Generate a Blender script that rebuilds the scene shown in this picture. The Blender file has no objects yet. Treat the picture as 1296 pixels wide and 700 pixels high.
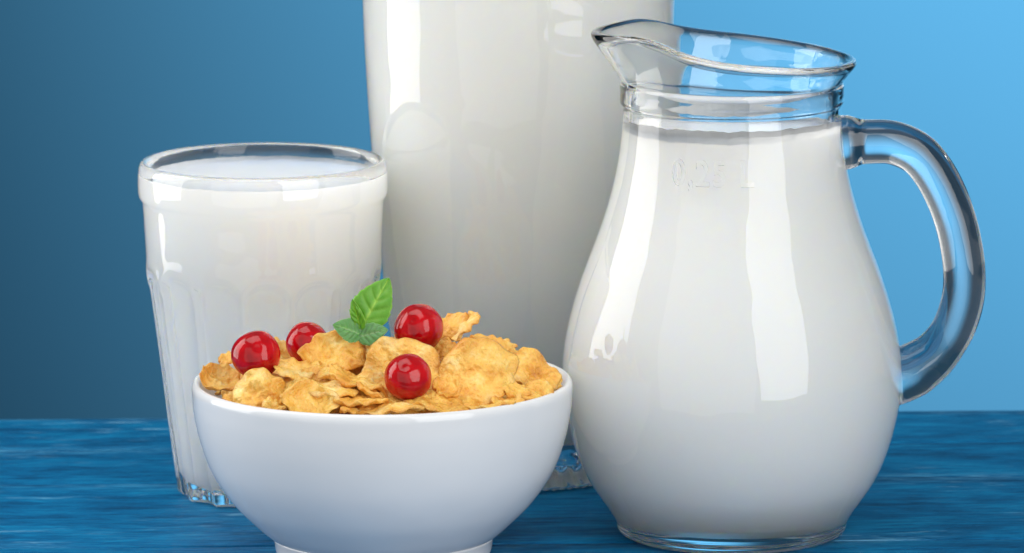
import bpy, bmesh, math, random
from mathutils import Vector, Matrix, noise

# ------------------------------------------------------------------ units: code in centimetres, scene in metres
S = 0.01
R = math.radians
sc = bpy.context.scene
COL = sc.collection

# ------------------------------------------------------------------ camera
CAM_Y, CAM_Z = -147.6, 31.7
PITCH, ROLL = 9.85, 0.30          # degrees down, clockwise
FPX = 8000.0                      # focal length in pixels of a 1296 px wide frame
cam_data = bpy.data.cameras.new('camera')
cam = bpy.data.objects.new('camera', cam_data)
COL.objects.link(cam)
cam.location = (0, CAM_Y * S, CAM_Z * S)
cam.rotation_euler = (Matrix.Rotation(R(90 - PITCH), 3, 'X') @ Matrix.Rotation(R(-ROLL), 3, 'Z')).to_euler()
cam_data.sensor_width = 36.0
cam_data.lens = FPX / 1296.0 * 36.0
cam_data.clip_start = 0.05
cam_data.clip_end = 20
cam_data.dof.use_dof = True
cam_data.dof.focus_distance = 146 * S
cam_data.dof.aperture_fstop = 36
sc.camera = cam
CAM_M = Matrix.Rotation(R(90 - PITCH), 3, 'X') @ Matrix.Rotation(R(-ROLL), 3, 'Z')


def P(px, py, y):
    """the point (cm) at depth y that is seen at this place of the photograph"""
    d = CAM_M @ Vector(((px - 648) / FPX, (350 - py) / FPX, -1))
    t = (y - CAM_Y) / d.y
    return Vector((d.x * t, y, CAM_Z + d.z * t))


# ------------------------------------------------------------------ world, lamps, exposure
w = bpy.data.worlds.new('World'); sc.world = w; w.use_nodes = True
w.node_tree.nodes['Background'].inputs[0].default_value = (0.90, 0.96, 1.0, 1)
w.node_tree.nodes['Background'].inputs[1].default_value = 0.24


def area(name, loc, target, sx, sy, power, col=(1, 1, 1), spread=180):
    L = bpy.data.lights.new(name, 'AREA'); L.shape = 'RECTANGLE'
    L.size, L.size_y = sx * S, sy * S
    L.energy = power; L.color = col; L.spread = R(spread)
    o = bpy.data.objects.new(name, L); COL.objects.link(o)
    o.location = Vector(loc) * S
    o.rotation_euler = (Vector(target) - Vector(loc)).to_track_quat('-Z', 'Y').to_euler()
    return o


area('softbox_lamp', (-70, 12, 28), (0, 2, 5), 52, 92, 6.0, (1.0, 0.985, 0.96))
area('softbox_lamp', (46, -64, 35), (3, 2, 5), 52, 88, 5.2, (1.0, 0.985, 0.96))
area('fill_lamp', (-30, -100, 30), (0, 2, 5), 140, 115, 3.7, (1.0, 0.99, 0.97))
area('overhead_lamp', (-22, -8, 105), (0, 2, 4), 90, 70, 2.0, (1.0, 0.99, 0.97), 110)
bl = bpy.data.lights.new('backdrop_lamp', 'SPOT')          # a soft-edged spot on the right half of the backdrop
bl.energy = 800; bl.spot_size = R(66); bl.spot_blend = 1.0; bl.shadow_soft_size = 0.10; bl.color = (1.0, 0.99, 0.97)
blo = bpy.data.objects.new('backdrop_lamp', bl); COL.objects.link(blo)
blo.location = Vector((75, 110, 80)) * S
blo.rotation_euler = (Vector((74, 320, 18)) - Vector((75, 110, 80))).to_track_quat('-Z', 'Y').to_euler()

vs = sc.view_settings
vs.view_transform = 'Standard'; vs.look = 'None'; vs.exposure = 0; vs.gamma = 1
vs.use_curve_mapping = False
sc.render.engine = 'CYCLES'
cy = sc.cycles
cy.use_denoising = True
cy.max_bounces = 32; cy.transmission_bounces = 24; cy.glossy_bounces = 8; cy.diffuse_bounces = 12
cy.transparent_max_bounces = 8
cy.caustics_reflective = True; cy.caustics_refractive = True
cy.blur_glossy = 0.3
cy.sample_clamp_indirect = 12
cy.use_adaptive_sampling = False


# ------------------------------------------------------------------ materials
def mat(name):
    m = bpy.data.materials.new(name); m.use_nodes = True
    nt = m.node_tree
    return m, nt, nt.nodes, nt.links, nt.nodes['Principled BSDF']


def ramp(N, stops, interp='LINEAR'):
    r = N.new('ShaderNodeValToRGB'); cr = r.color_ramp; cr.interpolation = interp
    while len(cr.elements) < len(stops):
        cr.elements.new(0.5)
    for e, (p, c) in zip(cr.elements, stops):
        e.position = p; e.color = (*c, 1) if len(c) == 3 else c
    return r


def m_glass(name, col=(0.982, 0.992, 0.99), ior=1.5):
    m, nt, N, L, b = mat(name)
    b.inputs['Base Color'].default_value = (*col, 1)
    b.inputs['Transmission Weight'].default_value = 1.0
    b.inputs['Roughness'].default_value = 0.02
    b.inputs['IOR'].default_value = ior
    # slight waviness of pressed glass
    tc = N.new('ShaderNodeTexCoord'); n = N.new('ShaderNodeTexNoise')
    n.inputs['Scale'].default_value = 60; n.inputs['Detail'].default_value = 1
    bp = N.new('ShaderNodeBump'); bp.inputs['Strength'].default_value = 0.05; bp.inputs['Distance'].default_value = 0.01
    L.new(tc.outputs['Object'], n.inputs['Vector']); L.new(n.outputs['Fac'], bp.inputs['Height'])
    L.new(bp.outputs['Normal'], b.inputs['Normal'])
    return m


def m_milk():
    m, nt, N, L, b = mat('milk')
    b.inputs['Base Color'].default_value = (0.993, 0.987, 0.930, 1)
    b.inputs['Subsurface Weight'].default_value = 1.0
    b.inputs['Subsurface Radius'].default_value = (1.0, 0.85, 0.6)
    b.inputs['Subsurface Scale'].default_value = 0.05
    b.inputs['Roughness'].default_value = 0.25
    b.inputs['IOR'].default_value = 1.35; b.inputs['Specular IOR Level'].default_value = 0.25
    return m


def m_porcelain():
    m, nt, N, L, b = mat('porcelain')
    b.inputs['Base Color'].default_value = (0.74, 0.75, 0.765, 1)
    b.inputs['Roughness'].default_value = 0.09
    tc = N.new('ShaderNodeTexCoord'); n = N.new('ShaderNodeTexNoise'); n.inputs['Scale'].default_value = 70; n.inputs['Detail'].default_value = 1.5
    bp = N.new('ShaderNodeBump'); bp.inputs['Strength'].default_value = 0.06; bp.inputs['Distance'].default_value = 0.004
    L.new(tc.outputs['Object'], n.inputs['Vector']); L.new(n.outputs['Fac'], bp.inputs['Height']); L.new(bp.outputs['Normal'], b.inputs['Normal'])
    b.inputs['IOR'].default_value = 1.5
    return m


def m_flake():
    m, nt, N, L, b = mat('toasted_corn')
    tc = N.new('ShaderNodeTexCoord'); oi = N.new('ShaderNodeObjectInfo')
    off = N.new('ShaderNodeVectorMath'); off.operation = 'MULTIPLY_ADD'
    off.inputs[1].default_value = (1, 1, 1)
    sc3 = N.new('ShaderNodeCombineXYZ')
    for i in range(3):
        L.new(oi.outputs['Random'], sc3.inputs[i])
    L.new(tc.outputs['Object'], off.inputs[0]); L.new(sc3.outputs[0], off.inputs[2])
    n1 = N.new('ShaderNodeTexNoise'); n1.inputs['Scale'].default_value = 170; n1.inputs['Detail'].default_value = 4
    n2 = N.new('ShaderNodeTexNoise'); n2.inputs['Scale'].default_value = 950; n2.inputs['Detail'].default_value = 3
    L.new(off.outputs[0], n1.inputs['Vector']); L.new(off.outputs[0], n2.inputs['Vector'])
    r = ramp(N, [(0.15, (0.50, 0.165, 0.014)), (0.34, (0.79, 0.385, 0.054)), (0.53, (0.90, 0.56, 0.120)), (0.78, (0.95, 0.76, 0.33))])
    mx = N.new('ShaderNodeMath'); mx.operation = 'MULTIPLY_ADD'; mx.inputs[1].default_value = 0.35
    L.new(n2.outputs['Fac'], mx.inputs[0])
    ad = N.new('ShaderNodeMath'); ad.operation = 'MULTIPLY_ADD'; ad.inputs[1].default_value = 0.16; ad.inputs[2].default_value = -0.27
    L.new(oi.outputs['Random'], ad.inputs[0]); L.new(ad.outputs[0], mx.inputs[2])
    sm = N.new('ShaderNodeMath'); sm.operation = 'ADD'
    L.new(n1.outputs['Fac'], sm.inputs[0]); L.new(mx.outputs[0], sm.inputs[1])
    L.new(sm.outputs[0], r.inputs['Fac'])
    ta = N.new('ShaderNodeAttribute'); ta.attribute_name = 'toast'
    tm_ = N.new('ShaderNodeMath'); tm_.operation = 'MULTIPLY'; tm_.inputs[1].default_value = 0.6
    L.new(ta.outputs['Fac'], tm_.inputs[0])
    mxc = N.new('ShaderNodeMix'); mxc.data_type = 'RGBA'; mxc.inputs['B'].default_value = (0.60, 0.225, 0.028, 1)
    L.new(tm_.outputs[0], mxc.inputs['Factor']); L.new(r.outputs['Color'], mxc.inputs['A'])
    L.new(mxc.outputs['Result'], b.inputs['Base Color'])
    bp = N.new('ShaderNodeBump'); bp.inputs['Strength'].default_value = 0.8; bp.inputs['Distance'].default_value = 0.0010
    L.new(n2.outputs['Fac'], bp.inputs['Height']); L.new(bp.outputs['Normal'], b.inputs['Normal'])
    b.inputs['Roughness'].default_value = 0.36
    b.inputs['Subsurface Weight'].default_value = 0.25
    b.inputs['Subsurface Radius'].default_value = (1, 0.55, 0.2)
    b.inputs['Subsurface Scale'].default_value = 0.0012
    return m


def m_berry():
    m, nt, N, L, b = mat('red_currant_skin')
    tc = N.new('ShaderNodeTexCoord')
    n = N.new('ShaderNodeTexNoise'); n.inputs['Scale'].default_value = 220; n.inputs['Detail'].default_value = 2
    L.new(tc.outputs['Object'], n.inputs['Vector'])
    r = ramp(N, [(0.3, (0.36, 0.001, 0.004)), (0.55, (0.60, 0.003, 0.009)), (0.8, (0.74, 0.007, 0.014))])
    L.new(n.outputs['Fac'], r.inputs['Fac']); L.new(r.outputs['Color'], b.inputs['Base Color'])
    b.inputs['Roughness'].default_value = 0.06
    b.inputs['IOR'].default_value = 1.45
    b.inputs['Subsurface Weight'].default_value = 0.6
    b.inputs['Subsurface Radius'].default_value = (1, 0.12, 0.12)
    b.inputs['Subsurface Scale'].default_value = 0.002
    b.inputs['Transmission Weight'].default_value = 0.25
    n3 = N.new('ShaderNodeTexNoise'); n3.inputs['Scale'].default_value = 450; n3.inputs['Detail'].default_value = 2
    L.new(tc.outputs['Object'], n3.inputs['Vector'])
    bp = N.new('ShaderNodeBump'); bp.inputs['Strength'].default_value = 0.10; bp.inputs['Distance'].default_value = 0.0006
    L.new(n3.outputs['Fac'], bp.inputs['Height']); L.new(bp.outputs['Normal'], b.inputs['Normal'])
    b.inputs['Coat Roughness'].default_value = 0.03
    return m


def m_simple(name, col, rough=0.5):
    m, nt, N, L, b = mat(name)
    b.inputs['Base Color'].default_value = (*col, 1); b.inputs['Roughness'].default_value = rough
    return m


def m_leaf(name, c1, c2, rough, sheen):
    m, nt, N, L, b = mat(name)
    at = N.new('ShaderNodeAttribute'); at.attribute_name = 'vein'
    tc = N.new('ShaderNodeTexCoord'); n = N.new('ShaderNodeTexNoise')
    n.inputs['Scale'].default_value = 500; n.inputs['Detail'].default_value = 3
    L.new(tc.outputs['Object'], n.inputs['Vector'])
    mx = N.new('ShaderNodeMath'); mx.operation = 'MULTIPLY_ADD'; mx.inputs[1].default_value = 0.5; mx.inputs[2].default_value = -0.18
    L.new(n.outputs['Fac'], mx.inputs[0])
    ad = N.new('ShaderNodeMath'); ad.operation = 'ADD'; ad.use_clamp = True
    L.new(at.outputs['Fac'], ad.inputs[0]); L.new(mx.outputs[0], ad.inputs[1])
    r = ramp(N, [(0.0, c1), (1.0, c2)])
    L.new(ad.outputs[0], r.inputs['Fac']); L.new(r.outputs['Color'], b.inputs['Base Color'])
    b.inputs['Roughness'].default_value = rough
    b.inputs['Sheen Weight'].default_value = sheen
    b.inputs['Sheen Roughness'].default_value = 0.4
    b.inputs['Subsurface Weight'].default_value = 0.4
    b.inputs['Subsurface Radius'].default_value = (0.5, 1.0, 0.15)
    b.inputs['Subsurface Scale'].default_value = 0.0012
    bp = N.new('ShaderNodeBump'); bp.inputs['Strength'].default_value = 0.4; bp.inputs['Distance'].default_value = 0.0004
    L.new(n.outputs['Fac'], bp.inputs['Height']); L.new(bp.outputs['Normal'], b.inputs['Normal'])
    return m


def m_wood(name, cross):
    m, nt, N, L, b = mat(name)
    sx, sy = (1.0, 0.2) if cross else (0.16, 1.0)
    tc = N.new('ShaderNodeTexCoord'); oi = N.new('ShaderNodeObjectInfo')
    cmb = N.new('ShaderNodeCombineXYZ')
    for i in range(3):
        L.new(oi.outputs['Random'], cmb.inputs[i])
    off = N.new('ShaderNodeVectorMath'); off.operation = 'MULTIPLY_ADD'
    off.inputs[1].default_value = (1, 1, 1)
    sc_ = N.new('ShaderNodeVectorMath'); sc_.operation = 'SCALE'; sc_.inputs['Scale'].default_value = 7.0
    L.new(cmb.outputs[0], sc_.inputs[0])
    L.new(tc.outputs['Object'], off.inputs[0]); L.new(sc_.outputs[0], off.inputs[2])

    def nz(scale, detail, vec, rough=0.55, dist=0.0):
        mp = N.new('ShaderNodeMapping'); mp.inputs['Scale'].default_value = vec
        L.new(off.outputs[0], mp.inputs['Vector'])
        n = N.new('ShaderNodeTexNoise'); n.inputs['Scale'].default_value = scale
        n.inputs['Detail'].default_value = detail; n.inputs['Roughness'].default_value = rough
        n.inputs['Distortion'].default_value = dist
        L.new(mp.outputs[0], n.inputs['Vector'])
        return n
    broad = nz(95, 5, (0.35, 1.0, 1) if not cross else (0.6, 0.5, 1), 0.62, 0.15)       # uneven coats of paint
    grain = nz(520, 4, (sx, sy, 1), 0.75, 0.1)    # long grain
    wear = nz(430, 4, (sx * .9, sy, 1), 0.7, 0.1)       # rubbed ridges
    patch = nz(26, 2, (0.6, 1.2, 1), 0.5)
    base = ramp(N, [(0.22, (0.000, 0.048, 0.135)), (0.5, (0.000, 0.118, 0.285)), (0.78, (0.004, 0.210, 0.430))])
    a1 = N.new('ShaderNodeMath'); a1.operation = 'MULTIPLY_ADD'; a1.inputs[1].default_value = 0.7 if cross else 1.0; a1.inputs[2].default_value = -0.35 if cross else -0.49
    L.new(grain.outputs['Fac'], a1.inputs[0])
    a2 = N.new('ShaderNodeMath'); a2.operation = 'ADD'
    L.new(broad.outputs['Fac'], a2.inputs[0]); L.new(a1.outputs[0], a2.inputs[1]); L.new(a2.outputs[0], base.inputs['Fac'])
    wr = ramp(N, [(0.58, (0, 0, 0)), (0.68, (1, 1, 1))])
    L.new(wear.outputs['Fac'], wr.inputs['Fac'])
    pr = ramp(N, [(0.42, (0, 0, 0)), (0.62, (0.12,) * 3 if cross else (0.75,) * 3)])
    L.new(patch.outputs['Fac'], pr.inputs['Fac'])
    mu = N.new('ShaderNodeMath'); mu.operation = 'MULTIPLY'
    L.new(wr.outputs['Color'], mu.inputs[0]); L.new(pr.outputs['Color'], mu.inputs[1])
    at = N.new('ShaderNodeAttribute'); at.attribute_name = 'rub'      # rubbed arrises of the boards
    rubn = N.new('ShaderNodeMath'); rubn.operation = 'MULTIPLY'
    rr = ramp(N, [(0.42, (0, 0, 0)), (0.62, (0.8, 0.8, 0.8))])
    L.new(grain.outputs['Fac'], rr.inputs['Fac'])
    rub2 = N.new('ShaderNodeMath'); rub2.operation = 'MULTIPLY'
    L.new(at.outputs['Fac'], rub2.inputs[0]); L.new(pr.outputs['Color'], rub2.inputs[1])
    L.new(rub2.outputs[0], rubn.inputs[0]); L.new(rr.outputs['Color'], rubn.inputs[1])
    mm = N.new('ShaderNodeMath'); mm.operation = 'MAXIMUM'
    L.new(mu.outputs[0], mm.inputs[0]); L.new(rubn.outputs[0], mm.inputs[1])
    mix = N.new('ShaderNodeMix'); mix.data_type = 'RGBA'
    mix.inputs['B'].default_value = (0.20, 0.46, 0.66, 1)
    L.new(mm.outputs[0], mix.inputs['Factor']); L.new(base.outputs['Color'], mix.inputs['A'])
    L.new(mix.outputs['Result'], b.inputs['Base Color'])
    bp = N.new('ShaderNodeBump'); bp.inputs['Strength'].default_value = 0.8; bp.inputs['Distance'].default_value = 0.0009
    L.new(grain.outputs['Fac'], bp.inputs['Height']); L.new(bp.outputs['Normal'], b.inputs['Normal'])
    b.inputs['Roughness'].default_value = 0.55
    b.inputs['Specular IOR Level'].default_value = 0.12
    return m


M_JUG = m_glass('jug_glass'); M_CUP = m_glass('tumbler_glass'); M_TALL = m_glass('tall_glass_glass')
M_MILK = m_milk(); M_BOWL = m_porcelain(); M_FLAKE = m_flake(); M_BERRY = m_berry()
M_CALYX = m_simple('dried_calyx', (0.05, 0.02, 0.012), 0.8)
M_WOOD = m_wood('blue_painted_wood', False)
M_BACK = m_simple('blue_paper', (0.025, 0.146, 0.272), 0.9)
M_LEAF = m_leaf('mint_leaf_fresh', (0.085, 0.28, 0.008), (0.36, 0.60, 0.09), 0.5, 0.08)
M_LEAF2 = m_leaf('mint_leaf_downy', (0.09, 0.25, 0.07), (0.30, 0.48, 0.22), 0.6, 0.35)
M_STEM = m_simple('mint_stem', (0.12, 0.30, 0.05), 0.5)


# ------------------------------------------------------------------ helpers
def obj(name, verts, faces, material, parent=None, loc=(0, 0, 0), smooth=True):
    """verts in cm about loc (cm, in the parent's space)"""
    me = bpy.data.meshes.new(name)
    me.from_pydata([Vector(v) * S for v in verts], [], faces)
    me.materials.append(material)
    if smooth:
        me.polygons.foreach_set('use_smooth', [True] * len(me.polygons))
    me.update()
    o = bpy.data.objects.new(name, me); COL.objects.link(o)
    o.location = Vector(loc) * S
    if parent:
        o.parent = parent
    return o


def fix_normals(o):
    bm = bmesh.new(); bm.from_mesh(o.data)
    bmesh.ops.remove_doubles(bm, verts=bm.verts, dist=1e-7)
    bmesh.ops.recalc_face_normals(bm, faces=bm.faces)
    bm.to_mesh(o.data); bm.free()


def empty(name, loc, rz=0):
    o = bpy.data.objects.new(name, None); COL.objects.link(o)
    o.location = Vector(loc) * S; o.rotation_euler.z = rz; o.empty_display_size = 0.02
    return o


def tag(o, label, cat, group=None):
    o['label'] = label; o['category'] = cat
    if group:
        o['group'] = group
    return o


def catmull(pts, k):
    """smooth curve through 2-D or 3-D points, k samples a span (centripetal-ish, clamped ends)"""
    pts = [Vector(p) for p in pts]
    q = [2 * pts[0] - pts[1]] + pts + [2 * pts[-1] - pts[-2]]
    out = []
    for i in range(1, len(q) - 2):
        p0, p1, p2, p3 = q[i - 1], q[i], q[i + 1], q[i + 2]
        d = (p2 - p1).length
        m1 = (p2 - p0) * (d / max((p2 - p1).length + (p1 - p0).length, 1e-9))
        m2 = (p3 - p1) * (d / max((p3 - p2).length + (p2 - p1).length, 1e-9))
        for j in range(k):
            t = j / k
            out.append((2*t**3 - 3*t*t + 1)*p1 + (t**3 - 2*t*t + t)*m1 + (-2*t**3 + 3*t*t)*p2 + (t**3 - t*t)*m2)
    out.append(pts[-1])
    return out


def interp(tab, x):
    """monotone table lookup, linear"""
    if x <= tab[0][0]:
        return tab[0][1]
    for (a, b), (c, d) in zip(tab, tab[1:]):
        if x <= c:
            return b + (d - b) * (x - a) / (c - a)
    return tab[-1][1]


def sstep(a, b, x):
    t = min(1, max(0, (x - a) / (b - a)))
    return t * t * (3 - 2 * t)


def revolve(name, prof, segs, material, parent=None, fn=None, loc=(0, 0, 0), close=False):
    """prof: (r, z) list; r = 0 at an end makes a pole. fn(theta, r, z, i) -> (r, z)"""
    verts, faces, rows = [], [], []
    for i, (r, z) in enumerate(prof):
        if r < 1e-6:
            rows.append([len(verts)]); verts.append((0, 0, z))
            continue
        row = []
        for k in range(segs):
            th = 2 * math.pi * k / segs
            rr, zz = fn(th, r, z, i) if fn else (r, z)
            row.append(len(verts)); verts.append((rr * math.cos(th), rr * math.sin(th), zz))
        rows.append(row)
    pairs = list(zip(rows, rows[1:])) + ([(rows[-1], rows[0])] if close else [])
    for a, b in pairs:
        for k in range(segs):
            k2 = (k + 1) % segs
            if len(a) == 1 and len(b) == 1:
                break
            if len(a) == 1:
                faces.append((a[0], b[k2], b[k]))
            elif len(b) == 1:
                faces.append((a[k], a[k2], b[0]))
            else:
                faces.append((a[k], a[k2], b[k2], b[k]))
    o = obj(name, verts, faces, material, parent, loc)
    fix_normals(o)
    return o


# ------------------------------------------------------------------ setting: table of planks, backdrop
table = bpy.data.objects.new('table', None); COL.objects.link(table); table['kind'] = 'structure'
table.rotation_euler.z = R(1.1)
rng = random.Random(4)
# boards from the back edge forwards: (y0, y1, lift)
boards = [(10.05, 14.1, 0.0), (5.75, 10.0, -0.02), (-1.6, 5.7, 0.0), (-8.6, -1.65, -0.015), (-15.0, -8.65, 0.0)]
TX0, TX1, TH = -44.0, 44.0, 1.8
for y0, y1, dz in boards:
    nx, prof = 60, []
    c = 0.06
    prof = [(y0, -TH), (y0, -c), (y0 + c * .3, -c * .3), (y0 + c, 0)]
    ny = 8
    prof += [(y0 + c + (y1 - y0 - 2 * c) * j / ny, 0) for j in range(1, ny)]
    prof += [(y1 - c, 0), (y1 - c * .3, -c * .3), (y1, -c), (y1, -TH)]
    rub = [0, .6, 1, .55] + [0] * (ny - 1) + [.55, 1, .6, 0]
    V, F, A = [], [], []
    for i in range(nx + 1):
        x = TX0 + (TX1 - TX0) * i / nx
        for j, (y, z) in enumerate(prof):
            e = noise.noise(Vector((x * .22, y * .9, y0))) * .035 if z == 0 else 0
            ey = noise.noise(Vector((x * .35, y0 * 3.1, 5.0))) * .03 if j in (0, 1, 2) else (noise.noise(Vector((x * .35, y1 * 2.3, 9.0))) * .03 if j > len(prof) - 4 else 0)
            V.append((x, y + ey, z + dz + e - 0.035)); A.append(rub[j])
    n = len(prof)
    for i in range(nx):
        for j in range(n - 1):
            F.append((i * n + j, (i + 1) * n + j, (i + 1) * n + j + 1, i * n + j + 1))
        F.append((i * n + n - 1, (i + 1) * n + n - 1, (i + 1) * n, i * n))
    F.append(tuple(range(n))); F.append(tuple(nx * n + j for j in reversed(range(n))))
    o = obj('plank', V, F, M_WOOD, table)
    at = o.data.attributes.new('rub', 'FLOAT', 'POINT'); at.data.foreach_set('value', A)
    fix_normals(o)

# a sheet of blue paper hung behind the table and swept forward under it
V, F = [], []
pr = [(320, 260), (320, -110)] + [(320 - 25 * (1 - math.cos(a)), -110 - 25 * math.sin(a)) for a in [R(10 * i) for i in range(1, 10)]] + [(60, -135)]
for y, z in pr:
    V += [(-480, y, z), (480, y, z)]
for i in range(len(pr) - 1):
    F.append((2 * i, 2 * i + 1, 2 * i + 3, 2 * i + 2))
bd = obj('backdrop', V, F, M_BACK); bd['kind'] = 'structure'

# ------------------------------------------------------------------ glass jug
JX = (923 - 648) / 53.0
JY = -0.6
jug = empty('glass_jug', (JX, JY, 0))
tag(jug, 'round-bellied clear glass jug full of milk, with spout and looped handle', 'jug')
out_pts = [(2.56, 0.0), (2.70, 0.10), (2.76, 0.33), (2.95, 0.64), (3.36, 1.24), (3.63, 1.81), (3.86, 2.56), (3.99, 3.3), (4.01, 3.98),
           (3.93, 4.7), (3.74, 5.5), (3.50, 6.25), (3.255, 6.91), (3.09, 7.35), (2.90, 7.95), (2.755, 8.52), (2.63, 9.2), (2.58, 9.7), (2.56, 10.1)]
outer = [tuple(p) for p in catmull(out_pts, 4)]
neck = [(2.56, 10.20), (2.565, 10.25), (2.60, 10.275), (2.625, 10.30), (2.635, 10.34), (2.635, 10.45), (2.635, 10.6), (2.635, 10.71), (2.62, 10.75), (2.595, 10.775),
        (2.61, 10.82), (2.68, 10.94), (2.775, 11.08), (2.86, 11.20), (2.905, 11.29), (2.90, 11.36), (2.85, 11.40),
        (2.73, 11.40), (2.63, 11.35), (2.575, 11.24), (2.50, 11.08), (2.43, 10.92), (2.395, 10.78), (2.385, 10.65), (2.38, 10.5)]


def wall(z):
    return 0.20 + 0.10 * sstep(1.6, 0.5, z)


inner_pts = [(r - wall(z), z) for r, z in out_pts if 1.2 < z < 10.0]
inner_pts = [(2.40, 0.84)] + inner_pts
inner = [tuple(p) for p in catmull(inner_pts, 4)]
inner_full = [(0, 0.70), (0.8, 0.70), (1.6, 0.71), (2.1, 0.74)] + inner
jprof = [(0, 0.12), (1.2, 0.11), (2.0, 0.09), (2.28, 0.04), (2.38, 0.0)] + outer + neck + [(2.37, 10.3), (2.36, 10.1)] + inner_full[::-1]

Z_RIM = [(-1.05, 11.86), (-1.0, 11.88), (-0.93, 11.98), (-0.77, 12.00), (-0.5, 11.74), (-0.2, 11.56), (0.0, 11.49), (0.5, 11.34), (1.0, 11.22)]


def jug_fn(th, r, z, i):
    if z <= 10.34 and r > 2.2:
        return r, z
    if z < 10.34:
        return r, z
    t = (z - 10.34) / (11.4 - 10.34)
    c = math.cos(th)
    zr = interp(Z_RIM, c)
    # smooth the table a little
    zr = sum(interp(Z_RIM, c + d) for d in (-.12, -.06, 0, .06, .12)) / 5
    t2 = sstep(0.35, 1.0, t)
    z2 = z + (zr - 11.30) * (0.12 * t + 0.88 * t2)
    d = abs((th - math.pi + math.pi) % (2 * math.pi) - math.pi)
    a = math.degrees(abs(math.pi - th))
    bump = 0.42 * math.exp(-(a / 24.0) ** 2) - 0.10 * math.exp(-((a - 50) / 20.0) ** 2)
    return r + bump * t2 + (0.02 if c > 0 else 0) * t2, z2


jb = revolve('body', jprof, 192, M_JUG, jug, jug_fn)

# handle: a round glass bar bent into a loop, with flared ends on the wall
hp = [(1056, 181), (1070, 180.5), (1090, 180), (1126, 182), (1160, 200), (1190, 246), (1209, 306), (1214, 362), (1203, 408), (1180, 443), (1152, 464), (1134, 471), (1118, 476)]
hc = [((x - 923) / 53.0, (658.5 - y) / 52.1) for x, y in hp]
hc = [(x, z + 0.17) for x, z in hc]
path = catmull([(x, 0, z) for x, z in hc], 8)
L_ = len(path); V, F = [], []
cum = [0]
for a, b_ in zip(path, path[1:]):
    cum.append(cum[-1] + (b_ - a).length)
tot = cum[-1]; NS = 36
for i, p in enumerate(path):
    tg = (path[min(i + 1, L_ - 1)] - path[max(i - 1, 0)]).normalized()
    side = Vector((0, 1, 0)); up = tg.cross(side)
    s = cum[i]; e = tot - s
    rad = 0.535 - 0.035 * math.sin(math.pi * s / tot)
    rad += 0.11 * sstep(0.62, 0.20, s)
    rad += 0.15 * sstep(1.9, 0.2, e)
    for k in range(NS):
        a = 2 * math.pi * k / NS
        V.append(p + side * (rad * 0.98 * math.cos(a)) + up * (rad * math.sin(a)))
for i in range(L_ - 1):
    for k in range(NS):
        k2 = (k + 1) % NS
        F.append((i * NS + k, i * NS + k2, (i + 1) * NS + k2, (i + 1) * NS + k))
F.append(tuple(range(NS))); F.append(tuple((L_ - 1) * NS + k for k in range(NS)))
hd = obj('handle', V, F, M_JUG, jug); fix_normals(hd)


def radius_at(prof, z):
    best = None
    for (r1, z1), (r2, z2) in zip(prof, prof[1:]):
        if z1 <= z <= z2:
            return r1 + (r2 - r1) * (z - z1) / max(z2 - z1, 1e-9)
    return prof[-1][0]


# raised capacity mark on the neck
cu = bpy.data.curves.new('capacity_mark', 'FONT'); cu.body = '0,25 L'; cu.size = 1.0; cu.extrude = 0.5
cu.align_x = 'CENTER'; cu.space_character = 1.15; cu.resolution_u = 4; cu.bevel_depth = 0.02; cu.bevel_resolution = 1
to = bpy.data.objects.new('tmp_text', cu); COL.objects.link(to)
dg = bpy.context.evaluated_depsgraph_get()
tm = bpy.data.meshes.new_from_object(to.evaluated_get(dg))
bpy.data.objects.remove(to); bpy.data.curves.remove(cu)
bm = bmesh.new(); bm.from_mesh(tm)
bmesh.ops.subdivide_edges(bm, edges=[e for e in bm.edges if e.calc_length() > 0.3], cuts=2)
bm.to_mesh(tm); bm.free()
xs = [v.co.x for v in tm.vertices]; ys = [v.co.y for v in tm.vertices]; zs = [v.co.z for v in tm.vertices]
tw, th_ = max(xs) - min(xs), max(ys) - min(ys)
WX, WZ = 1.95, 0.72
for v in tm.vertices:
    u = (v.co.x - (max(xs) + min(xs)) / 2) / tw * WX
    h = 8.60 + (v.co.y - min(ys)) / th_ * WZ
    r = radius_at(outer, h)
    d = (v.co.z - min(zs)) / (max(zs) - min(zs))            # 0 back .. 1 front
    rr = r - 0.03 + 0.048 * d
    ang = -math.pi / 2 + (u - 0.56) / r
    v.co = Vector((rr * math.cos(ang), rr * math.sin(ang), h)) * S
tm.materials.clear(); tm.materials.append(M_JUG)
mk = bpy.data.objects.new('capacity_mark', tm); COL.objects.link(mk); mk.parent = jug
mk['label'] = 'raised glass lettering moulded on the jug neck'


def milk_body(name, inner_prof, top, segs, grow, loc, froth=0.0, fn=None, film=None):
    """fills the inside; overlaps the glass wall by a hair so that no air gap shows"""
    pr = [(0, inner_prof[0][1] - grow)]
    for r, z in inner_prof[1:]:
        if z < top - 0.02:
            pr.append((r + grow, z - (grow if r < inner_prof[4][0] * .9 else 0)))
    rt = radius_at(inner_prof[4:], top)
    pr += [(rt + grow, top - 0.01), (rt + grow, top + 0.04), (rt - 0.05, top + 0.01), (rt - 0.14, top - 0.02), (rt * .8, top - 0.03), (rt * .5, top - 0.03), (0, top - 0.03)]
    n = len(pr)

    def f(th, r, z, i):
        if film and i == n - 6:                # a coat of milk left on the wall where the jug was tipped
            z += film * (0.35 + 0.65 * sstep(0.25, -0.55, math.sin(th)))
            r = radius_at(inner_prof[4:], z) + grow
        if i >= n - 7 and i <= n - 4 and froth:
            z += froth * (noise.noise(Vector((math.cos(th) * 9, math.sin(th) * 9, 1.7))) + .7 * noise.noise(Vector((math.cos(th) * 24, math.sin(th) * 24, 4.1))))
        return fn(th, r, z, i) if fn else (r, z)
    return revolve(name, pr, segs, M_MILK, None, f, loc)


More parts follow.
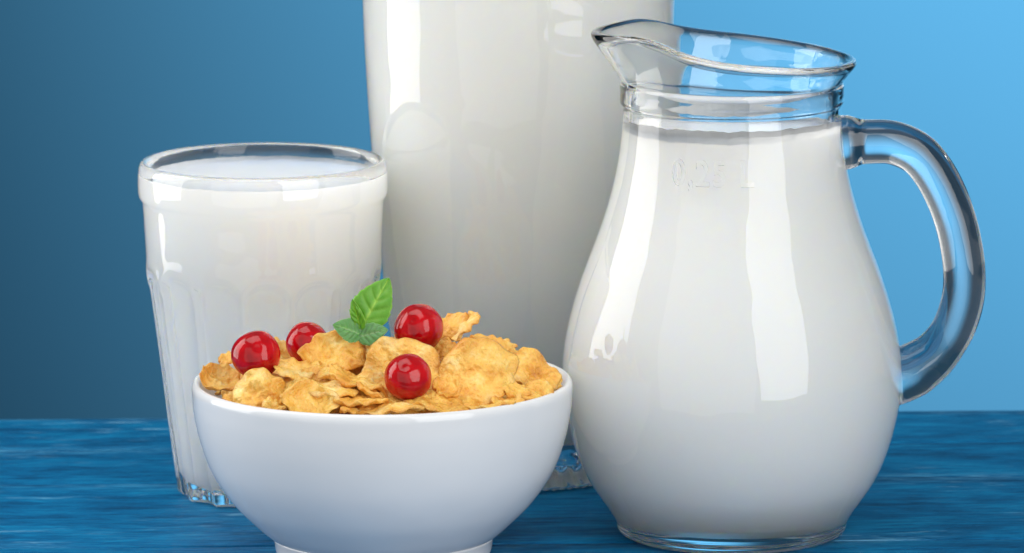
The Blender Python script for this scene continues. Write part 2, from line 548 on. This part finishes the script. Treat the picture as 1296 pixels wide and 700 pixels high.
mj = milk_body('milk', inner_full, 9.66, 240, 0.03, (JX, JY, 0), 0.03, film=0.27)
tag(mj, 'white milk filling the round-bellied jug up to its neck', 'milk', 'milk in the glasses')



# ------------------------------------------------------------------ faceted tumbler
TXC, TYC = (336 - 648) / 51.6, 4.2
cup = empty('glass_tumbler', (TXC, TYC, 0), R(4))
tag(cup, 'short fluted glass tumbler of milk standing behind the cereal bowl', 'glass')
NF = 14
RND = [(0, 2.18), (0.3, 2.21), (1.0, 2.30), (2.0, 2.42), (3.5, 2.59), (4.8, 2.75), (5.5, 2.83), (5.9, 2.86), (6.6, 2.89), (7.2, 2.92)]


def cup_r(th, z):
    rr = interp(RND, z)
    half = math.pi / NF
    tl = (th % (2 * half)) - half
    u = abs(tl) / half
    flat = rr - 0.02 - 0.20 * (1 - u * u) ** 0.9
    ztop = 5.62 - 0.42 * u ** 3.0
    m = sstep(ztop + 0.06, ztop - 0.16, z)
    bulge = 0.03 * sstep(ztop + 0.5, ztop + 0.12, z) * sstep(ztop - 0.05, ztop + 0.12, z)
    return rr * (1 - m) + flat * m + bulge


co = [(0, 0.10), (1.0, 0.09), (1.7, 0.05), (1.95, 0.0), (2.06, 0.0)]
nb = len(co)
co += [(2.14, 0.05)] + [(interp(RND, z), z) for z in [0.14] + [0.3 + 0.11 * k for k in range(62)] if z < 7.1]
ne = len(co)
co += [(2.925, 7.20), (2.935, 7.28), (2.97, 7.33), (3.015, 7.40), (3.03, 7.5), (3.035, 7.7), (3.03, 7.9), (3.01, 8.08), (2.98, 8.18), (2.93, 8.24), (2.87, 8.25), (2.82, 8.22), (2.79, 8.15)]
cin = [(interp(RND, z) - (0.36 if z < 5.4 else 0.36 - 0.20 * sstep(5.4, 6.2, z)), z) for z in [0.5 + 0.22 * k for k in range(35)]]
cin_full = [(0, 0.34), (0.7, 0.34), (1.4, 0.35), (1.72, 0.39)] + cin


def cup_fn(th, r, z, i):
    if nb <= i < ne and r > 1.9:
        k = cup_r(th, max(z, 0.2)) / interp(RND, max(z, 0.2))
        return r * k, z
    if i < nb and r > 1.5:
        return r * cup_r(th, 0.2) / interp(RND, 0.2), z
    if i >= ne and z < 6.2:
        return cup_in(th, r, z, i)
    return r, z


def cup_in(th, r, z, i):
    if r < 1.4 or z > 6.4:
        return r, z
    return r - 0.85 * (interp(RND, z) - cup_r(th, z)) * sstep(0.3, 0.6, z), z


revolve('body', co + cin_full[::-1], NF * 20, M_CUP, cup, cup_fn)
mc = milk_body('milk', cin_full, 7.88, NF * 12, 0.03, (TXC, TYC, 0), 0.012, cup_in)
mc.rotation_euler.z = R(4)
tag(mc, 'white milk filling the fluted tumbler almost to its rim', 'milk', 'milk in the glasses')

# ------------------------------------------------------------------ tall glass behind
GX, GY = (658 - 648) / 50.8, 7.0
tall = empty('tall_glass', (GX, GY, 0))
tag(tall, 'very tall wide glass of milk at the back, cut off by the top edge', 'glass')
TP = [(2.86, 0.62), (2.92, 1.0), (3.0, 1.6), (3.15, 2.8), (3.35, 4.4), (3.52, 6.3), (3.68, 8.4), (3.80, 10.6), (3.86, 12.5), (3.90, 15.6)]
tout = [tuple(p) for p in catmull(TP, 6)]
foot = [(0, 0.22), (1.4, 0.20), (2.3, 0.12), (2.62, 0.0), (2.80, 0.0), (2.92, 0.04), (2.95, 0.12), (2.95, 0.22), (2.90, 0.34), (2.83, 0.44), (2.83, 0.52)]
trim = [(3.90, 15.8), (3.86, 15.9), (3.78, 15.92), (3.70, 15.85), (3.67, 15.6)]
tin = [(r - 0.22, z) for r, z in tout if z > 1.5]
tin_full = [(0, 1.05), (1.0, 1.05), (2.0, 1.07), (2.55, 1.14), (2.70, 1.28)] + tin


def tall_fn(th, r, z, i):
    if 3 <= i <= 9 and i < len(foot):
        a = math.cos(44 * th)
        return r + 0.07 * a, z + (0.035 * a if z > 0.02 else 0.03 * (1 - a))
    return r, z


revolve('body', foot + tout + trim + tin_full[::-1], 44 * 8, M_TALL, tall, tall_fn)
mt = milk_body('milk', tin_full, 14.2, 128, 0.03, (GX, GY, 0))
tag(mt, 'white milk filling the tall glass at the back', 'milk', 'milk in the glasses')

# ------------------------------------------------------------------ bowl
BX, BY = (484 - 648) / 54.0, -2.9
bowl = empty('cereal_bowl', (BX, BY, 0))
tag(bowl, 'small round white porcelain bowl heaped with corn flakes', 'bowl')
bo = catmull([(2.50, 0.44), (2.66, 0.50), (3.07, 0.86), (3.55, 1.36), (4.0, 2.05), (4.27, 2.80), (4.40, 3.45), (4.44, 3.95)], 5)
lip = [(4.44, 4.02), (4.425, 4.10), (4.385, 4.155), (4.33, 4.17), (4.27, 4.15), (4.235, 4.08)]
bi = catmull([(4.22, 3.95), (4.17, 3.4), (4.03, 2.8), (3.75, 2.1), (3.3, 1.45), (2.7, 0.98), (1.8, 0.72), (0.8, 0.66)], 4)
revolve('body', [(0, 0.36), (1.5, 0.36), (2.3, 0.39)] + [tuple(p) for p in bo] + lip + [tuple(p) for p in bi] + [(0, 0.65)], 144, M_BOWL, bowl)
revolve('foot_ring', [(2.2, 0.42), (2.24, 0.05), (2.3, 0.0), (2.44, 0.0), (2.50, 0.05), (2.53, 0.15), (2.57, 0.40), (2.62, 0.475), (2.5, 0.47)], 144, M_BOWL, bowl, close=True)

# ------------------------------------------------------------------ corn flakes
FLAKES = []


def flake_mesh(seed, a, b, cx=0.0, cy=0.0, bump=1.0, thick=0.088, rim=0.0, twist=0.0):
    """a curled, blistered flake; a, b half sizes in cm; cx, cy curls about the two axes; rim turns the edge up"""
    rg = random.Random(seed)
    o3 = Vector((seed * 3.17 % 50, seed * 7.31 % 50, seed * 1.77 % 50))
    NR, NSG = 20, 64
    ph = [(k, rg.uniform(0.02, 0.10) / (1 + .22 * k), rg.uniform(0, 6.28)) for k in range(2, 9)]
    V, F = [], []

    def surf(x, y, rho, ang, sidez):
        p = Vector((x, y, 0))
        z = cx * x * x / a + cy * y * y / b + twist * x * y / a
        z += 0.20 * bump * noise.noise(p * 1.1 + o3)
        z += 0.10 * bump * noise.noise(p * 3.0 + o3 * 1.3)
        z += 0.055 * bump * abs(noise.noise(p * 5.5 + o3 * 2.1 + Vector((0, 0, sidez * .4)))) * sidez
        z += 0.024 * bump * noise.noise(p * 11 + o3 * 1.1 + Vector((0, 0, sidez * .4))) * sidez
        bl = noise.noise(p * 4.2 + o3 * .7)
        z += 0.05 * bump * max(0, bl - .1) * sidez
        z += rim * sstep(.55, 1.0, rho)
        z += 0.045 * rho ** 5 * math.sin(9 * ang + ph[0][2] + 3 * noise.noise(Vector((math.cos(ang), math.sin(ang), seed))))
        return z
    idx = {}
    for s in (1, -1):
        for i in range(NR + 1):
            rho = (i / NR) ** 0.85
            for k in range(NSG if i else 1):
                ang = 2 * math.pi * k / NSG
                rr = 1 + sum(m * math.cos(n_ * ang + q) for n_, m, q in ph) + 0.035 * noise.noise(Vector((math.cos(ang) * 5, math.sin(ang) * 5, seed * 1.3)))
                x, y = a * rr * rho * math.cos(ang), b * rr * rho * math.sin(ang)
                t = thick * .5 * (1 - rho ** 7) ** .5 if rho < 1 else 0
                if s == -1 and i == NR:
                    idx[(s, i, k)] = idx[(1, i, k)]; continue
                idx[(s, i, k)] = len(V)
                V.append((x, y, surf(x, y, rho, ang, s * (1 - rho ** 6)) + s * t))
    for s in (1, -1):
        for k in range(NSG):
            k2 = (k + 1) % NSG
            f = (idx[(s, 0, 0)], idx[(s, 1, k)], idx[(s, 1, k2)])
            F.append(f if s == 1 else f[::-1])
            for i in range(1, NR):
                f = (idx[(s, i, k)], idx[(s, i + 1, k)], idx[(s, i + 1, k2)], idx[(s, i, k2)])
                F.append(f if s == 1 else f[::-1])
    T = [0.0] * len(V)
    for (s, i, k), j in idx.items():
        T[j] = max(0.0, min(1.0, (i / NR) ** 5 * .75 + .9 * noise.noise(Vector(V[j]) * 2.3 + o3 * 3.3) * (i / NR)))
    return V, F, T


def place_flake(pos, nrm, roll, label, seed, a, b, group=None, **kw):
    V, F, T = flake_mesh(seed, a, b, **kw)
    o = obj('corn_flake', V, F, M_FLAKE)
    at = o.data.attributes.new('toast', 'FLOAT', 'POINT'); at.data.foreach_set('value', T)
    n = Vector(nrm).normalized()
    # local x lies as far right as it can, then turned by roll about the normal
    x = Vector((1, 0, 0)) - n * n.x
    x = x.normalized() if x.length > 1e-3 else Vector((0, 1, 0))
    y = n.cross(x)
    m = Matrix((x, y, n)).transposed().to_4x4() @ Matrix.Rotation(R(roll), 4, 'Z')
    o.matrix_world = Matrix.Translation(Vector(pos) * S) @ m
    tag(o, label, 'corn flake', group)
    return o


def FL(px, py, dy, nrm, roll, a, b, seed, label, **kw):
    """dy: depth in cm from the bowl's centre (minus is nearer)"""
    return place_flake(P(px, py, BY + dy), nrm, roll, label, seed, a, b, **kw)


G = 'corn flakes heaped in the white bowl'
FL(277, 484, -0.9, (0.35, -0.55, 0.8), 10, 0.54, 0.48, 11, 'cupped corn flake at the far left rim of the bowl', group=G, cx=.22, cy=.22, rim=.10)
FL(326, 496, -2.3, (-0.05, -0.9, 0.45), 8, 0.64, 0.52, 12, 'pale wrinkled corn flake below the leftmost red berry', group=G, cx=-.12, bump=1.3)
FL(287, 454, 0.9, (-0.3, -0.6, 0.7), 20, 0.22, 0.20, 13, 'tiny crumb of corn flake peeping out left of the leftmost berry', group=G)
FL(371, 470, -1.6, (0.1, -0.42, 0.9), -8, 0.54, 0.44, 14, 'cupped corn flake right of the leftmost berry', group=G, cx=.25, cy=.15)
FL(393, 510, -3.1, (0.05, -0.88, 0.5), 0, 0.60, 0.50, 15, 'rounded corn flake with ribbed curled edge at the front rim', group=G, cx=.15, cy=.15, rim=.14, bump=.8)
FL(414, 491, -2.7, (-0.12, 0.05, 0.99), -4, 0.78, 0.45, 16, 'arched corn flake lying just above the round ribbed front flake', group=G, cx=-.26, cy=-.1)
FL(424, 446, -1.1, (0.10, -0.80, 0.62), -14, 0.76, 0.56, 17, 'large wrinkled corn flake in front of the half hidden berry', group=G, cx=-.05, bump=1.5)
FL(461, 489, -2.5, (0.52, 0.02, 0.85), -2, 0.92, 0.42, 18, 'long slanting corn flake seen from its edge beside the front berry', group=G, cx=-.06, cy=.05)
FL(458, 508, -3.15, (0.04, 0.06, 1), 2, 0.62, 0.42, 19, 'flat corn flake seen edge-on below the long slanting flake', group=G, bump=.7)
FL(443, 521, -3.4, (0, -0.1, 1), 0, 0.26, 0.2, 20, 'small corn flake bit at the rim right of the ribbed flake', group=G)
FL(498, 518, -3.4, (-0.03, 0.05, 1), 3, 0.80, 0.4, 21, 'flat corn flake seen edge-on at the front rim under the front berry', group=G, bump=.7)
FL(548, 507, -3.15, (0.06, -0.12, 0.98), -4, 0.84, 0.42, 22, 'arched corn flake lying right under the front berry', group=G, cx=-.2)
FL(510, 462, -1.7, (-0.15, -0.86, 0.5), -12, 0.90, 0.70, 23, 'broad upright corn flake standing behind the front berry', group=G, cx=.05, bump=1.2)
FL(605, 473, -2.2, (0.12, -0.80, 0.60), 18, 0.94, 0.88, 24, 'largest corn flake, broad and rough, facing out right of the front berry', group=G, bump=1.35, cx=-.06)
FL(676, 468, -1.2, (0.25, -0.72, 0.66), -20, 0.66, 0.58, 25, 'corn flake with a pointed corner at the right rim of the bowl', group=G, bump=1.3)
FL(571, 414, 0.5, (-0.30, -0.45, 0.85), 14, 0.46, 0.36, 26, 'small curled corn flake at the top right of the uppermost berry', group=G, cx=.2)
FL(592, 416, 0.3, (-0.66, -0.12, 0.75), -10, 0.46, 0.34, 27, 'corn flake tipped up at the very top of the heap', group=G, cy=.15)
FL(622, 434, 0.6, (0.1, -0.35, 0.9), 0, 0.58, 0.45, 28, 'corn flake peeping out behind the largest flake', group=G)
FL(560, 441, -0.6, (-0.1, -0.7, 0.6), 0, 0.40, 0.26, 29, 'smooth corn flake in the gap under the uppermost berry', group=G, bump=.5)
FL(652, 494, -2.3, (0.3, -0.5, 0.8), 20, 0.36, 0.30, 30, 'small corn flake piece low between the two right-hand flakes', group=G)
FL(682, 494, -1.9, (0.1, -0.6, 0.8), 10, 0.36, 0.26, 31, 'small corn flake piece low under the flake with the pointed corner', group=G)
FL(700, 484, -0.9, (0.4, -0.7, 0.5), 60, 0.30, 0.24, 32, 'upright bit of corn flake squeezed against the right rim', group=G)
FL(612, 512, -3.0, (-0.14, 0.04, 1), 0, 0.74, 0.36, 33, 'flat corn flake edge-on at the rim under the largest flake', group=G, bump=.7)
FL(455, 455, -0.8, (0.2, -0.8, 0.5), 0, 0.60, 0.50, 34, 'shaded corn flake just below the mint leaves', group=G)
FL(352, 445, 0.6, (0.1, -0.6, 0.8), 0, 0.40, 0.34, 35, 'corn flake between the leftmost berry and the half hidden berry', group=G)
FL(482, 437, -0.2, (-0.2, -0.6, 0.8), 0, 0.46, 0.36, 36, 'corn flake to the right of the mint under the uppermost berry', group=G)

FL(347, 517, -2.75, (0.1, -0.5, 0.85), 0, 0.30, 0.24, 41, 'small corn flake bit at the rim between the pale wrinkled and the ribbed flake', group=G, cx=.2)
FL(305, 507, -1.9, (0.2, -0.1, 1), 0, 0.42, 0.34, 42, 'flat corn flake edge-on at the left rim beside the pale wrinkled flake', group=G, cx=-.1)
FL(379, 489, -2.5, (-0.25, 0.05, 0.95), 10, 0.56, 0.40, 43, 'curved corn flake edge-on just left above the ribbed front flake', group=G, cx=-.25)
FL(434, 478, -1.9, (0.3, -0.05, 0.95), 0, 0.62, 0.42, 44, 'corn flake edge-on under the large wrinkled flake', group=G, cx=-.15)
FL(478, 497, -2.85, (0.38, 0.0, 0.9), 0, 0.55, 0.36, 45, 'thin corn flake edge-on directly below the long slanting flake by the front berry', group=G)
FL(566, 492, -2.75, (0.1, -0.55, 0.8), 12, 0.36, 0.30, 46, 'small curled corn flake between the front berry and the largest flake', group=G, cx=.2, cy=.2, rim=.08)
FL(643, 510, -2.7, (0.0, -0.35, 0.95), 14, 0.40, 0.26, 47, 'small curled corn flake at the rim right below the largest flake', group=G, cx=.15, rim=.06)
FL(668, 503, -2.25, (0.2, -0.3, 0.95), 10, 0.42, 0.26, 48, 'thin corn flake lying along the right front rim', group=G, cx=-.12)
FL(640, 448, -0.6, (0.35, -0.45, 0.85), 8, 0.50, 0.40, 49, 'corn flake tucked behind between the largest and the pointed flake', group=G)

# the flakes underneath
rg = random.Random(77)
for k in range(34):
    rad = 3.6 * math.sqrt((k + .5) / 34)
    an = k * 2.39996
    x, y = rad * math.cos(an), rad * math.sin(an)
    z = 4.80 - 0.066 * rad * rad - rg.uniform(0.0, .12)
    n = Vector((x * .14 + rg.uniform(-.3, .3), y * .14 + rg.uniform(-.35, .2), 1))
    place_flake((BX + x, BY + y, z), n, rg.uniform(0, 360), 'corn flake mostly hidden under the top flakes of the heap', 100 + k, rg.uniform(.6, .8), rg.uniform(.5, .66), 'corn flakes buried in the heap', cx=rg.uniform(-.12, .12))


for k in range(15):                      # the front of the heap, packed below the rim flakes
    an = R(190 + 160 * k / 14)
    rad = (3.1, 2.45, 2.8)[k % 3]
    x, y = rad * math.cos(an), rad * math.sin(an)
    n = Vector((x * .12 + rg.uniform(-.2, .2), -0.55 + rg.uniform(-.15, .15), .8))
    place_flake((BX + x, BY + y, 4.12 + (3.1 - rad) * .42), n, rg.uniform(-30, 30), 'corn flake mostly hidden under the top flakes of the heap', 160 + k, rg.uniform(.6, .75), rg.uniform(.5, .6), 'corn flakes buried in the heap', cx=rg.uniform(-.1, .1))


# ------------------------------------------------------------------ red currants
def berry(px, py, dy, rpx, label, ax, seed):
    c = P(px, py, BY + dy)
    r = rpx / 54.0
    root = empty('red_currant', c)
    tag(root, label, 'berry', 'red currants on the cereal')
    bm = bmesh.new(); bmesh.ops.create_uvsphere(bm, u_segments=48, v_segments=32, radius=1.0)
    for v in bm.verts:
        d = v.co.normalized()
        k = 1 - 0.10 * math.exp(-((1 - d.z) / 0.012)) - 0.06 * math.exp(-((1 + d.z) / 0.02))
        k *= 1 + 0.05 * noise.noise(d * 1.2 + Vector((seed, 0, 0)))
        v.co = Vector((d.x, d.y, d.z * 0.97)) * k * r
    V = [v.co.copy() for v in bm.verts]; F = [[v.index for v in f.verts] for f in bm.faces]
    bm.free()
    q = Vector(ax).normalized().to_track_quat('Z', 'Y')
    o = obj('skin', [q @ v for v in V], F, M_BERRY, root)
    # withered blossom end
    V, F = [], []
    for k in range(5):
        a = 2 * math.pi * k / 5
        b0 = len(V)
        for (rr, zz, da) in ((.02, .0, -.6), (.02, .0, .6), (.05, .07, .25), (.05, .07, -.25)):
            V.append(q @ Vector((rr * math.cos(a + da), rr * math.sin(a + da), zz + r * .84)))
        t = Vector((math.cos(a), math.sin(a), 0)) * .012
        for j in range(4):
            V.append(V[b0 + j] + q @ t)
        for f in ((0, 1, 2, 3), (7, 6, 5, 4), (0, 4, 5, 1), (1, 5, 6, 2), (2, 6, 7, 3), (3, 7, 4, 0)):
            F.append([b0 + i for i in f])
    obj('calyx', V, F, M_CALYX, root, smooth=False)
    return root


berry(324, 449.5, -1.5, 31, 'leftmost red currant, whole, at the left of the heap', (-.1, .9, -.5), 1)
berry(389, 434, -0.35, 27, 'red currant half hidden behind a large wrinkled flake', (.3, .9, -.3), 2)
berry(530, 415.5, -0.8, 31, 'uppermost red currant, right of the mint leaves', (.2, .8, -.5), 3)
berry(516.5, 477.5, -2.95, 29.5, 'front red currant lying lowest, before an upright flake', (.1, .8, -.6), 4)

# ------------------------------------------------------------------ mint sprig
mint_base = P(455, 428, BY - 0.9)
mint = empty('mint_sprig', mint_base)
tag(mint, 'fresh green mint sprig stuck in the top of the corn flakes', 'mint')


def leaf(name, base, tip, normal, width, material, fold, droop, seed, teeth=9, label=None):
    """serrated ovate leaf from base to tip (cm, relative to the sprig), with sunken side veins"""
    base, tip = Vector(base), Vector(tip)
    ax = tip - base; Ln = ax.length; ax.normalize()
    n = Vector(normal); n = (n - ax * n.dot(ax)).normalized(); sd = n.cross(ax)
    NU, NV = 44, 12
    top, A = [], []
    for i in range(NU + 1):
        u = i / NU
        wv = width * (math.sin(math.pi * min(1, u ** 0.80)) ** 0.75) * (1 - .22 * u)
        tooth = 1 + 0.085 * ((u * teeth) % 1.0 - .5) * sstep(.05, .2, u)
        for j in range(-NV, NV + 1):
            v = j / NV
            edge = tooth if abs(v) > .8 else 1
            s = wv * v * (1 + (edge - 1) * (abs(v) - .8) / .2 if abs(v) > .8 else 1)
            vein_ph = (u * 5.5 - abs(v) * 1.35)
            vv = abs((vein_ph % 1.0) - .5) * 2            # 1 on a vein
            puff = 0.05 * (1 - vv ** 3) * (1 - abs(v) ** 3) * math.sin(math.pi * u)
            z = fold * abs(s) + puff + droop * u * u + .03 * noise.noise(Vector((u * 4, v * 2, seed)))
            mid = math.exp(-(abs(v) / .07) ** 2)
            z -= 0.035 * mid
            top.append(base + ax * (u * Ln) + sd * s + n * z)
            A.append(min(1, mid * .9 + .55 * max(0, vv - .8) * 5 * (1 - abs(v)) + .35 * sstep(.93, 1, abs(v))))
    W = 2 * NV + 1
    V = top + [p - n * 0.028 for p in top]
    off = len(top); F = []
    for i in range(NU):
        for j in range(W - 1):
            q = (i * W + j, i * W + j + 1, (i + 1) * W + j + 1, (i + 1) * W + j)
            F.append(q); F.append(tuple(off + k for k in q[::-1]))
        for j, d in ((0, 1), (W - 1, -1)):
            q = (i * W + j, (i + 1) * W + j, off + (i + 1) * W + j, off + i * W + j)
            F.append(q[::d])
    o = obj(name, V, F, material, mint)
    at = o.data.attributes.new('vein', 'FLOAT', 'POINT'); at.data.foreach_set('value', A + A)
    if label:
        o['label'] = label
    return o


def rel(px, py, dy):
    return P(px, py, BY + dy) - mint_base


leaf('leaf', rel(456, 419, -0.9), rel(491, 351, -0.7), (-0.3, -1, 0.1), 0.53, M_LEAF, 0.22, -0.12, 1, 8, 'upright bright green leaf')
leaf('leaf', rel(458, 420, -0.95), rel(446, 378, -1.02), (-0.2, -1, 0.25), 0.17, M_LEAF, 0.35, 0.05, 5, 6, 'small young leaf folded at the base')
leaf('leaf', rel(458, 424, -1.0), rel(423, 410, -1.25), (-0.1, -0.85, 0.55), 0.32, M_LEAF2, 0.10, -0.05, 2, 5, 'downy grey-green leaf pointing left')
leaf('leaf', rel(452, 427, -1.0), rel(492, 418, -1.2), (0.1, -0.85, 0.55), 0.30, M_LEAF2, 0.10, 0.06, 3, 5, 'downy grey-green leaf pointing right')
V, F = [], []
sp = catmull([rel(455, 432, -0.8), rel(456, 424, -0.92), rel(457, 416, -0.92)], 4)
for p in sp:
    for k in range(8):
        a = k * math.pi / 4
        V.append(p + Vector((math.cos(a), math.sin(a), 0)) * .05)
for i in range(len(sp) - 1):
    for k in range(8):
        F.append((i * 8 + k, i * 8 + (k + 1) % 8, (i + 1) * 8 + (k + 1) % 8, (i + 1) * 8 + k))
F.append(tuple(range(8))[::-1]); F.append(tuple((len(sp) - 1) * 8 + k for k in range(8)))
obj('stem', V, F, M_STEM, mint)
